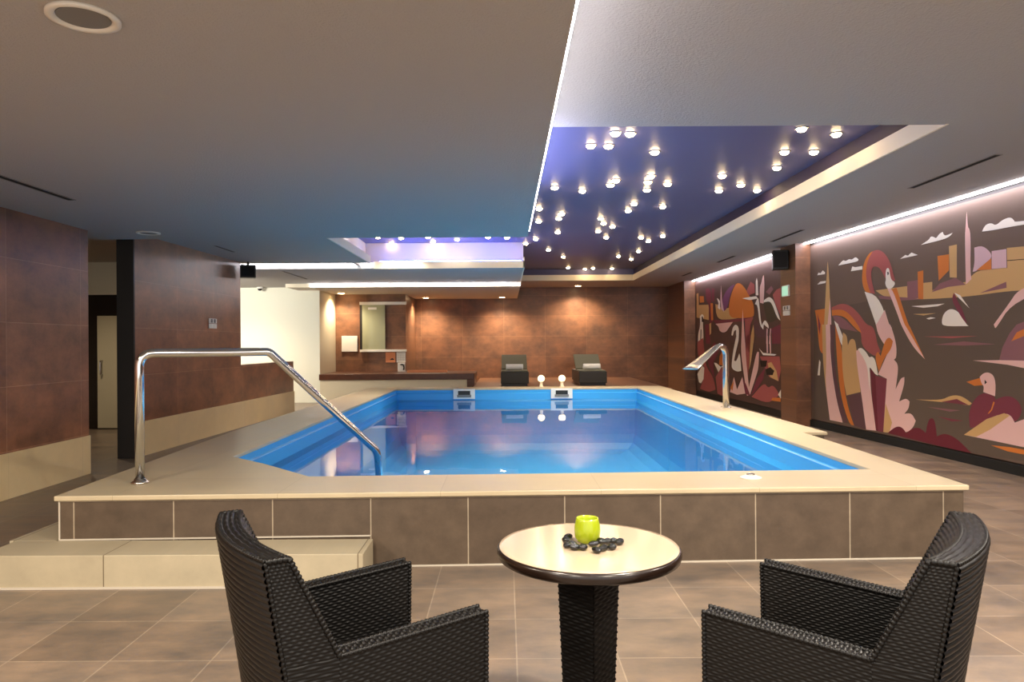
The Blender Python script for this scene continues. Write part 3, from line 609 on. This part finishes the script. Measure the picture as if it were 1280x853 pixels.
# ------------------------------------------------------------------ handrail and spout
h = thing('handrail', 'polished steel handrail bending from the left coping down into the water', 'handrail', (-2.56, 5.03, .49))
O = Vector((-2.56, 5.03, .49))
pts = fillet([(-2.56, 5.03, .49), (-2.56, 5.03, 1.4), (-1.79, 5.45, 1.4), (-1.06, 5.92, .57), (-1.03, 5.94, .1)], (.1, .025, .05), 9)
MB().tube([p-O for p in pts], .031, 18).build('rail_tube', M['steel'], h)
MB().lathe([(.058, .0), (.058, .012), (.04, .02), (.036, .035)], n=28).build('base_flange', M['brushed'], h)
h = thing('water_spout', 'polished steel spout with flat blade leaning over the right pool edge', 'water spout', (3.24, 10.6, .49), math.radians(35))
rings = []
for x, z, ra, ry, ang in ((0, 0, .045, .045, 0), (0, .6, .045, .045, 0), (0, .78, .045, .045, 0), (-.015, .845, .045, .046, .35), (-.05, .89, .043, .048, .8), (-.1, .91, .04, .05, 1.3), (-.16, .895, .036, .055, 1.75), (-.27, .835, .028, .075, 2.05), (-.42, .735, .018, .1, 2.1), (-.56, .645, .011, .125, 2.12), (-.65, .588, .008, .14, 2.12)):
    x *= 1.2; rings.append([(x+ra*math.cos(a)*math.cos(ang), ry*math.sin(a), z+ra*math.cos(a)*math.sin(ang)) for a in [2*PI*i/20 for i in range(20)]])
MB().loft(rings).build('spout_body', M['brushed'], h)
MB().lathe([(.075, 0), (.075, .01), (.05, .018)], n=28).build('base_flange', M['brushed'], h)
# ------------------------------------------------------------------ woven furniture
def weave_into(t, fn, lu, lv, pr=.0092, ps=.015, A=.0028, stake=.38, su=5, sv=4):
    nu = max(4, int(round(lu/ps))*su)+1; nv = max(4, int(round(lv/pr))*sv)+1
    S, T = np.meshgrid(np.linspace(0, 1, nu), np.linspace(0, 1, nv), indexing='ij')
    p = np.stack(np.broadcast_arrays(*fn(S, T)), -1).astype(float)
    du = np.gradient(p, axis=0); dv = np.gradient(p, axis=1); nrm = np.cross(du, dv); nrm /= np.linalg.norm(nrm, axis=-1, keepdims=True)+1e-12
    rows = round(lv/pr); cols = round(lu/ps)
    v = T*rows; j = np.minimum(np.floor(v), rows-1); f = v-j
    c = np.sqrt(np.clip(1-(2*f-1)**2, 0, 1)); wv = np.cos(PI*(S*cols+j))
    d = A*c*((1-stake)+stake*wv)
    p = p+nrm*d[..., None]
    idx = np.arange(nu*nv).reshape(nu, nv)
    q = np.stack([idx[:-1, :-1], idx[1:, :-1], idx[1:, 1:], idx[:-1, 1:]], -1).reshape(-1, 4)
    t.add(p.reshape(-1, 3).tolist(), [tuple(r) for r in q.tolist()], True)
def quad(a, b, c, d):
    a, b, c, d = [np.array(k, float) for k in (a, b, c, d)]
    def fn(S, T):
        r = a*((1-S)*(1-T))[..., None]+b*(S*(1-T))[..., None]+c*(S*T)[..., None]+d*((1-S)*T)[..., None]
        return r[..., 0], r[..., 1], r[..., 2]
    return fn, np.linalg.norm(b-a), np.linalg.norm(d-a)
def wq(t, a, b, c, d, **k):
    fn, lu, lv = quad(a, b, c, d); weave_into(t, fn, lu, lv, **k)
def braid(t, pts, r=.007, pitch=.013):
    pts = [Vector(p) for p in pts]; out = []
    for a, b in zip(pts, pts[1:]):
        n = max(2, int((b-a).length/(pitch/5)))
        out += [a.lerp(b, i/n) for i in range(n)]
    out.append(pts[-1])
    t.tube(out, r, 7, lambda i: r*(.72+.38*abs(math.sin(PI*i/5))))
CW, CI = .31, .255
def xo(z): return -.235-.083*z/.58 if z < .58 else -.318-.052*(z-.58)/.32
def xi(z): return -.14-.04*(z-.4)/.22 if z < .62 else -.18-.13*(z-.62)/.28
def bulge(y): return .045*(1-(y/CW)**2)
def make_chair(label):
    ch = thing('wicker_armchair', label, 'armchair', (0, 0, 0), 0, 'black wicker armchairs at the round table')
    for s in (1, -1):
        t = MB(); yo, yi = s*CW, s*CI
        A0, A1, A2, A3 = (xi(.4)-.03, 0), (.262, 0), (.27, .65), (-.18, .62)
        Q = lambda a, y: (a[0], y, a[1])
        def face(a, b, c, d, y, outward, **k):
            if outward: wq(t, Q(a, y), Q(b, y), Q(c, y), Q(d, y), **k)
            else: wq(t, Q(b, y), Q(a, y), Q(d, y), Q(c, y), **k)
        A0 = (-.18, 0)
        face(A0, A1, A2, A3, yo, s < 0)
        face((-.235, 0), (-.18, 0), (-.18, .62), (xo(.62), .62), yo, s < 0)
        face((xo(.62), .62), (-.18, .62), (-.31, .9), (xo(.9), .9), yo, s < 0)
        face((-.18, .40), (.262, .40), A2, A3, yi, s > 0)
        # front edge and top
        ya, yb = min(yo, yi), max(yo, yi)
        wq(t, (.262, ya, 0), (.262, yb, 0), (.27, yb, .65), (.27, ya, .65), ps=.018)
        wq(t, (-.19, yb, .62), (-.19, ya, .62), (.27, ya, .65), (.27, yb, .65), pr=.012, ps=.014, A=.006, stake=.6)
        braid(t, [(-.18, yo, .622), (.27, yo, .652), (.264, yo, 0)]); braid(t, [(-.18, yi, .622), (.27, yi, .652), (.264, yi, .3)])
        t.box(-.18, .255, ya+.003, yb-.003, .01, .6)
        t.build('armrest', M['wicker'], ch)
    t = MB()
    NB = 1
    weave_into(t, lambda S, T: (np.vectorize(xo)(T*.9)-.045*(1-(2*S-1)**2), CW-2*CW*S, T*.9-.012*(1-(2*S-1)**2)*T*(1-T)*4), 2*CW, .9, pr=.018, ps=.03, A=.0115, stake=.03, su=3, sv=8)
    weave_into(t, lambda S, T: (np.vectorize(xi)(.4+T*.5)-.045*(1-(2*S-1)**2), -CW+2*CW*S, .4+T*.5), 2*CW, .53, pr=.0155, ps=.03, A=.008, stake=.12)
    # top band: strands run along the width
    weave_into(t, lambda S, T: (xi(.9)*(1-T)+xo(.9)*T-.045*(1-(2*S-1)**2), -CW+2*CW*S, .896+.004*np.sin(PI*T)), 2*CW, .06, pr=.0145, ps=.03, A=.011, stake=.1)
    for s in (1, -1):
        a, b, c, d = (xo(.62), s*CW, .6), (-.18, s*CW, .6), (-.31, s*CW, .9), (xo(.9), s*CW, .9)
        braid(t, [(-.178, s*CW, .62), (-.31, s*CW, .902), (xo(.9), s*CW, .902)], .008); braid(t, [(xo(0), s*CW, 0.01), (xo(.58), s*CW, .58), (xo(.9), s*CW, .9)], .006)
    for xf in (xi, xo):
        braid(t, [(xf(.9)-bulge(y), y, .903) for y in np.linspace(-CW, CW, 15)], .006)
    # core so that nothing shows between strands
    n = 12; ys = np.linspace(-CW+.004, CW-.004, n)
    for i in range(n-1):
        b0, b1 = bulge(ys[i]), bulge(ys[i+1])
        for z0, z1 in ((.01, .4), (.4, .62), (.62, .894)):
            i0 = xi(max(z0, .4)); i1 = xi(max(z1, .4))
            r = lambda y, b: [(xo(z0)-b+.003, y, z0), (i0-b-.003, y, z0), (i1-b-.003, y, z1), (xo(z1)-b+.003, y, z1)]
            t.loft([r(ys[i], b0), r(ys[i+1], b1)], True, False)
    t.build('backrest', M['wicker'], ch)
    t = MB()
    wq(t, (-.2, -CI, .42), (.25, -CI, .42), (.25, CI, .42), (-.2, CI, .42)); wq(t, (.25, -CI, .05), (.25, CI, .05), (.25, CI, .42), (.25, -CI, .42))
    t.box(-.2, .245, -CI, CI, .05, .418); braid(t, [(.252, -CI, .422), (.252, CI, .422)])
    t.build('seat', M['wicker'], ch)
    for sx in (-.21, .235):
        for sy in (-1, 1): MB().lathe([(.014, -.0), (.018, .02)], (sx, sy*.282), 14).build('foot', M['black'], ch)
    return ch
c1 = make_chair('black wicker armchair left of the round table, seen from behind its curved back')
c2 = copy_thing(c1); c2['label'] = 'black wicker armchair right of the round table, its back toward the right edge'
c1.location = (-.453, 2.27, 0); c1.rotation_euler = (0, 0, math.radians(31.2))
c2.location = (.983, 2.225, 0); c2.rotation_euler = (0, 0, math.radians(143.8))
# round table
TX, TY = .29, 2.564
tb = thing('round_table', 'small round bistro table with beige top on a black woven column', 'table', (TX, TY, 0))
MB().lathe([(.24, .688), (.312, .69), (.322, .697), (.3255, .71), (.3245, .7245), (.318, .73)], n=72).build('table_edge', M['darkwood'], tb)
MB().lathe([(.3175, .7285), (.3165, .7318), (.3, .7322)], n=72).build('tabletop', M['tabletop'], tb)
t = MB(); ra, rb = .112, .085
cs = [(math.cos(k*PI/2+PI/2*3+.05), math.sin(k*PI/2+PI/2*3+.05)) for k in range(4)]
for k in range(4):
    (xa, ya), (xb, yb) = cs[k], cs[(k+1) % 4]
    wq(t, (xa*rb, ya*rb, .03), (xb*rb, yb*rb, .03), (xb*ra, yb*ra, .70), (xa*ra, ya*ra, .70), pr=.012, ps=.02, A=.004)
t.loft([[(x*(rb-.002), y*(rb-.002), .03) for x, y in cs], [(x*(ra-.002), y*(ra-.002), .70) for x, y in cs]], True, False)
t.build('woven_column', M['wicker'], tb)
MB().lathe([(.19, 0), (.19, .012), (.17, .02), (.1, .032)], n=48).build('base_plate', M['black'], tb)
# candle and pebbles
TZ = .7322
cd = thing('candle_holder', 'lime green glass candle holder among black pebbles on the table', 'candle holder', (.291, 2.6, TZ))
g = MB(); out_p = [(.026, 0), (.037, .005), (.0445, .02), (.047, .042), (.0455, .062), (.041, .08), (.0395, .088)]
in_p = [(.0365, .088), (.0355, .077), (.039, .06), (.039, .03), (.03, .012)]
g.lathe(out_p+in_p, n=40); g.build('glass_cup', M['greenglass'], cd)
MB().lathe([(.037, .03), (.0375, .066), (.03, .068)], n=32).build('candle_wax', M['greenin'], cd)
n = len(PEBBLES)
words = ['leftmost', 'second from left', 'third from left', 'fourth from left', 'fifth from left', 'sixth from left', 'seventh from left', 'eighth from left', 'seventh from right', 'sixth from right', 'fifth from right', 'fourth from right', 'third from right', 'rightmost']
words = ['leftmost', 'second from left', 'third from left', 'fourth from left', 'fifth from left', 'sixth from left', 'seventh from left', 'seventh from right', 'sixth from right', 'fifth from right', 'fourth from right', 'third from right', 'second from right', 'rightmost']
rp = random.Random(4)
for i, (x, y) in enumerate(sorted(PEBBLES)):
    a, b, c = rp.uniform(.0165, .0215), rp.uniform(.0125, .016), rp.uniform(.0095, .0125)
    t = MB(); t.loft([[(a*math.cos(th)*math.cos(ph)*(1+.12*math.sin(2*ph+i)), b*math.cos(th)*math.sin(ph), c*math.sin(th)) for ph in [2*PI*k/18 for k in range(18)]] for th in [-PI/2*.96+PI*.96*q/9 for q in range(10)]])
    o = t.build('pebble', M['pebble'], loc=(x, y, TZ+c)); o.rotation_euler = (0, 0, rp.uniform(0, 3))
    tag(o, words[i]+' of the shiny black pebbles around the green candle holder', 'pebble', 'black pebbles on the round table')
# ------------------------------------------------------------------ far end: counter, hatch, papers
ct = thing('counter', 'long low counter with dark brown slab and cream front in the niche', 'counter', (-2.7, 17.8, 0))
MB().box(-1.92, 1.92, 0, 1.81, .575, .72).build('worktop', M['counter'], ct, bevel=.006)
MB().box(-1.9, 1.74, .03, .1, 0, .575).build('front_panel', M['creamwall'], ct)
MB().box(1.74, 1.92, 0, 1.4, 0, .575).build('end_panel', M['counter'], ct)
ht = thing('sliding_hatch', 'sliding glass hatch with white rails on the niche wall', 'hatch', (-3.3, 19.6, 1.9))
MB().box(-.66, .61, -.07, .015, .63, .71).build('top_rail', M['whitep'], ht, bevel=.006)
MB().box(-.66, .61, -.07, .015, -.65, -.585).build('bottom_rail', M['whitep'], ht, bevel=.006)
MB().box(-.59, .03, -.05, -.03, -.585, .63).build('glass_panel', M['glasspanel'], ht)
MB().box(-.66, -.59, -.04, .015, -.585, .63).build('side_frame', M['darktrim'], ht)
MB().box(-.43, -.2, -.056, -.05, .5, .56).build('handle_plate', M['whitep'], ht)
p = tag(MB().box(-4.46, -4.03, 19.575, 19.615, 1.26, 1.69).build('wall_panel', M['whitep'], bevel=.006), 'white square panel on the brown wall left of the hatch', 'panel')
p = thing('notice', 'orange paper notice with a small black picture under the hatch', 'notice', (-3.138, 19.61, 1.11))
MB().box(-.13, .13, -.012, 0, -.15, .13).build('paper', M['orangep'], p)
MB().prism([(-.02, -.02), (.09, -.02), (.1, .0), (.05, .03), (0, 0)], -.0, .002).build('picture', M['black'], p).rotation_euler = (PI/2, 0, 0)
p.children[-1].location = (0, -.0125, -.06)
cal = thing('wall_calendar', 'white gridded calendar sheet under the hatch beside the orange notice', 'calendar', (-2.84, 19.61, 1.11))
MB().box(-.13, .115, -.012, 0, -.15, .13).build('sheet', M['whitep'], cal)
g = MB()
for k in range(5): g.box(-.11, .1, -.0135, -.012, -.12+.05*k, -.116+.05*k)
for k in range(6): g.box(-.11+.042*k, -.107+.042*k, -.0135, -.012, -.12, .09)
g.build('printed_grid', M['grey'], cal)
tp = thing('telephone', 'small white telephone with black handset on the counter end', 'telephone', (-2.78, 19.2, .72))
MB().box(-.1, .1, -.02, .05, .0, .24).build('body', M['whitep'], tp, bevel=.012)
MB().tube(fillet([(-.02, -.045, .19), (.05, -.05, .2), (.075, -.05, .12), (.06, -.045, .05)], .05), .018).build('handset', M['black'], tp)
tr_ = thing('tray', 'long low pale wooden tray lying on the brown counter', 'tray', (-2.0, 18.4, .72))
MB().box(-.5, .5, -.14, .14, 0, .012).build('base', M['tabletop'], tr_)
MB().box(-.5, .5, -.14, -.125, .012, .07).box(-.5, .5, .125, .14, .012, .07).box(-.5, -.485, -.125, .125, .012, .07).box(.485, .5, -.125, .125, .012, .07).build('rim', M['orangep'], tr_)
# loungers with towels
def lounger(x, y, rz, label, back=.36):
    t = thing('sun_lounger', label, 'sun lounger', (x, y, .42), rz, 'dark wicker sun loungers on the platform')
    MB().box(-.34, .34, 0, 1.9, .06, .345).build('wicker_box', M['wicker2'], t, bevel=.012)
    MB().box(-.31, .31, .05, 1.85, 0, .06).build('plinth', M['black'], t)
    MB().box(-.325, .325, .03, 1.0, .345, .37).build('mattress', M['cushion'], t, bevel=.01)
    bk = MB().box(-.33, .33, 0, .75, 0, .05).build('backrest', M['cushion'], t, bevel=.012)
    bk.location = (0, .95, .35); bk.rotation_euler = (math.radians(28), 0, 0)
    return t
lounger(.22, 17.5, 0, 'dark wicker sun lounger left of the two globe lamps, nearer the counter')
lounger(2.12, 17.5, 0, 'dark wicker sun lounger right of the two globe lamps, nearer the murals')
def towel(x, y, z, rz, label):
    t = MB(); 
    pts = []
    for k in range(70):
        a = k*.32; r = .012+.0032*k*.32*2
        pts.append((r*math.cos(a), r*math.sin(a)))
    n = len(pts); R = pts[-1]
    rim = [(.07*math.cos(2*PI*i/28), .075*math.sin(2*PI*i/28)) for i in range(28)]
    rings = []
    for xx, s in ((-.21, .9), (-.205, .97), (-.19, 1), (.19, 1), (.205, .97), (.21, .9)): rings.append([(xx, a*s, b*s) for a, b in rim])
    t.loft(rings)
    for sx in (-.211, .211): t.tube([(sx, a*.9, b*.9) for a, b in [(q[0]*1.25, q[1]*1.25) for q in pts[:40]]], .004, 6)
    o = t.build('rolled_towel', M['towel'], loc=(x, y, z)); o.rotation_euler = (0, 0, rz)
    tag(o, label, 'towel', 'rolled white towels on the loungers')
towel(.22, 18.1, .42+.37+.075, 0, 'rolled white towel on the lounger left of the globe lamps')
towel(2.16, 18.1, .42+.37+.075, 0, 'rolled white towel on the lounger right of the globe lamps')
for x, l in ((.779, 'left'), (1.235, 'right')):
    t = thing('globe_lamp', 'small glowing globe lamp on the far pool edge, '+('the one nearer the left lounger' if l == 'left' else 'the one nearer the right lounger'), 'lamp', (x, 15.85, .49), 0, 'globe lamps on the far pool edge')
    MB().lathe([(.05, 0), (.055, .012), (.035, .03), (.03, .12), (.045, .13)], n=24).build('stand', M['lip'], t)
    MB().lathe([(.075*math.cos(a), .19+.075*math.sin(a)) for a in [-1.4+2.9*k/14 for k in range(15)]], n=28).build('globe', M['globe'], t)
# ------------------------------------------------------------------ small wall things
def speaker(x, y, z, rz, label, hgt=.2, arm=False):
    t = thing('loudspeaker', label, 'loudspeaker', (x, y, z), rz, 'black box speakers high on the walls')
    MB().box(-.13, .13, -.11, .11, -hgt/2-.03, hgt/2+.03).build('cabinet', M['black'], t, bevel=.015)
    MB().box(-.11, .11, -.118, -.108, -hgt/2, hgt/2).build('grille', M['slot'], t, bevel=.004)
    br = MB().box(.12, .15, -.03, .03, -.03, .03) if arm else MB().box(-.02, .02, -.03, .03, hgt/2+.03, hgt/2+.085)
    br.build('bracket', M['darktrim'], t)
    return t
speaker(-4.5, 12.6, 2.74, math.radians(20), 'black box speaker hanging at the end of the left brown wall', .17)
speaker(4.87, 12.75, 2.9, math.radians(-15), 'black box speaker mounted on the pillar between the murals', .28, True)
s = thing('emergency_light', 'pale green lit sign plate on the pillar side', 'sign', (5.0, 12.8, 2.36))
MB().box(-.03, 0, -.15, .15, -.1, .1).build('housing', M['whitep'], s, bevel=.004)
MB().box(-.034, -.03, -.135, .135, -.085, .085).build('lit_panel', M['exit'], s)
def plates(x, y, z, sgn, label, hgt):
    s = thing('switch_plate', label, 'switch', (x, y, z))
    for dz in (-hgt*.54, hgt*.54):
        p = MB().box(-.007, .007, -.15, .15, dz-hgt*.48, dz+hgt*.48).build('plate', M['whitep'], s, bevel=.003)
        for yy in (-.06, .06): MB().box(min(0, sgn*.01), max(0, sgn*.01), yy-.035, yy+.035, dz-.03, dz+.03).build('socket', M['grey'] if dz > 0 else M['whitep'], p)
plates(4.993, 12.79, 2.01, -1, 'two stacked white switch plates on the pillar between the murals', .085)
plates(-4.715, 11.6, 1.805, 1, 'two stacked white switch plates on the left brown wall', .078)
s = thing('dome_camera', 'small white dome camera under the ceiling by the white wall', 'camera', (-6.1, 17.9, 2.9))
MB().lathe([(.075, 0), (.075, -.03), (.06, -.045)], n=28).build('base', M['whitep'], s)
MB().lathe([(.055*math.cos(a), -.045-.05*math.sin(a)) for a in [.0+1.5*k/8 for k in range(9)]], n=28).build('dome', M['black'], s)
# ------------------------------------------------------------------ camera, world, view
cam = bpy.data.cameras.new('camera'); co = bpy.data.objects.new('camera', cam); COL.objects.link(co); sc.camera = co
cam.sensor_width = 36; cam.lens = 900/1280*36; cam.shift_x = 8/1280; cam.shift_y = 3.5/1280; cam.clip_start = .05
r = .006; c, s_ = math.cos(r), math.sin(r)
co.matrix_world = Matrix(((c, s_, 0, 0), (0, 0, -1, 0), (-s_, c, 0, 1.45), (0, 0, 0, 1)))
w = bpy.data.worlds.new('world'); sc.world = w; w.use_nodes = True
bg = w.node_tree.nodes['Background']; bg.inputs[0].default_value = (1, .97, .93, 1); bg.inputs[1].default_value = .75
sc.view_settings.view_transform = 'Standard'; sc.view_settings.look = 'None'; sc.view_settings.gamma = 1; sc.view_settings.use_curve_mapping = False
sc.view_settings.exposure = 1.15
sc.cycles.use_denoising = True; sc.cycles.max_bounces = 10; sc.cycles.diffuse_bounces = 6; sc.cycles.glossy_bounces = 5; sc.cycles.transparent_max_bounces = 12
sc.cycles.sample_clamp_indirect = 6; sc.cycles.caustics_reflective = False; sc.cycles.caustics_refractive = False
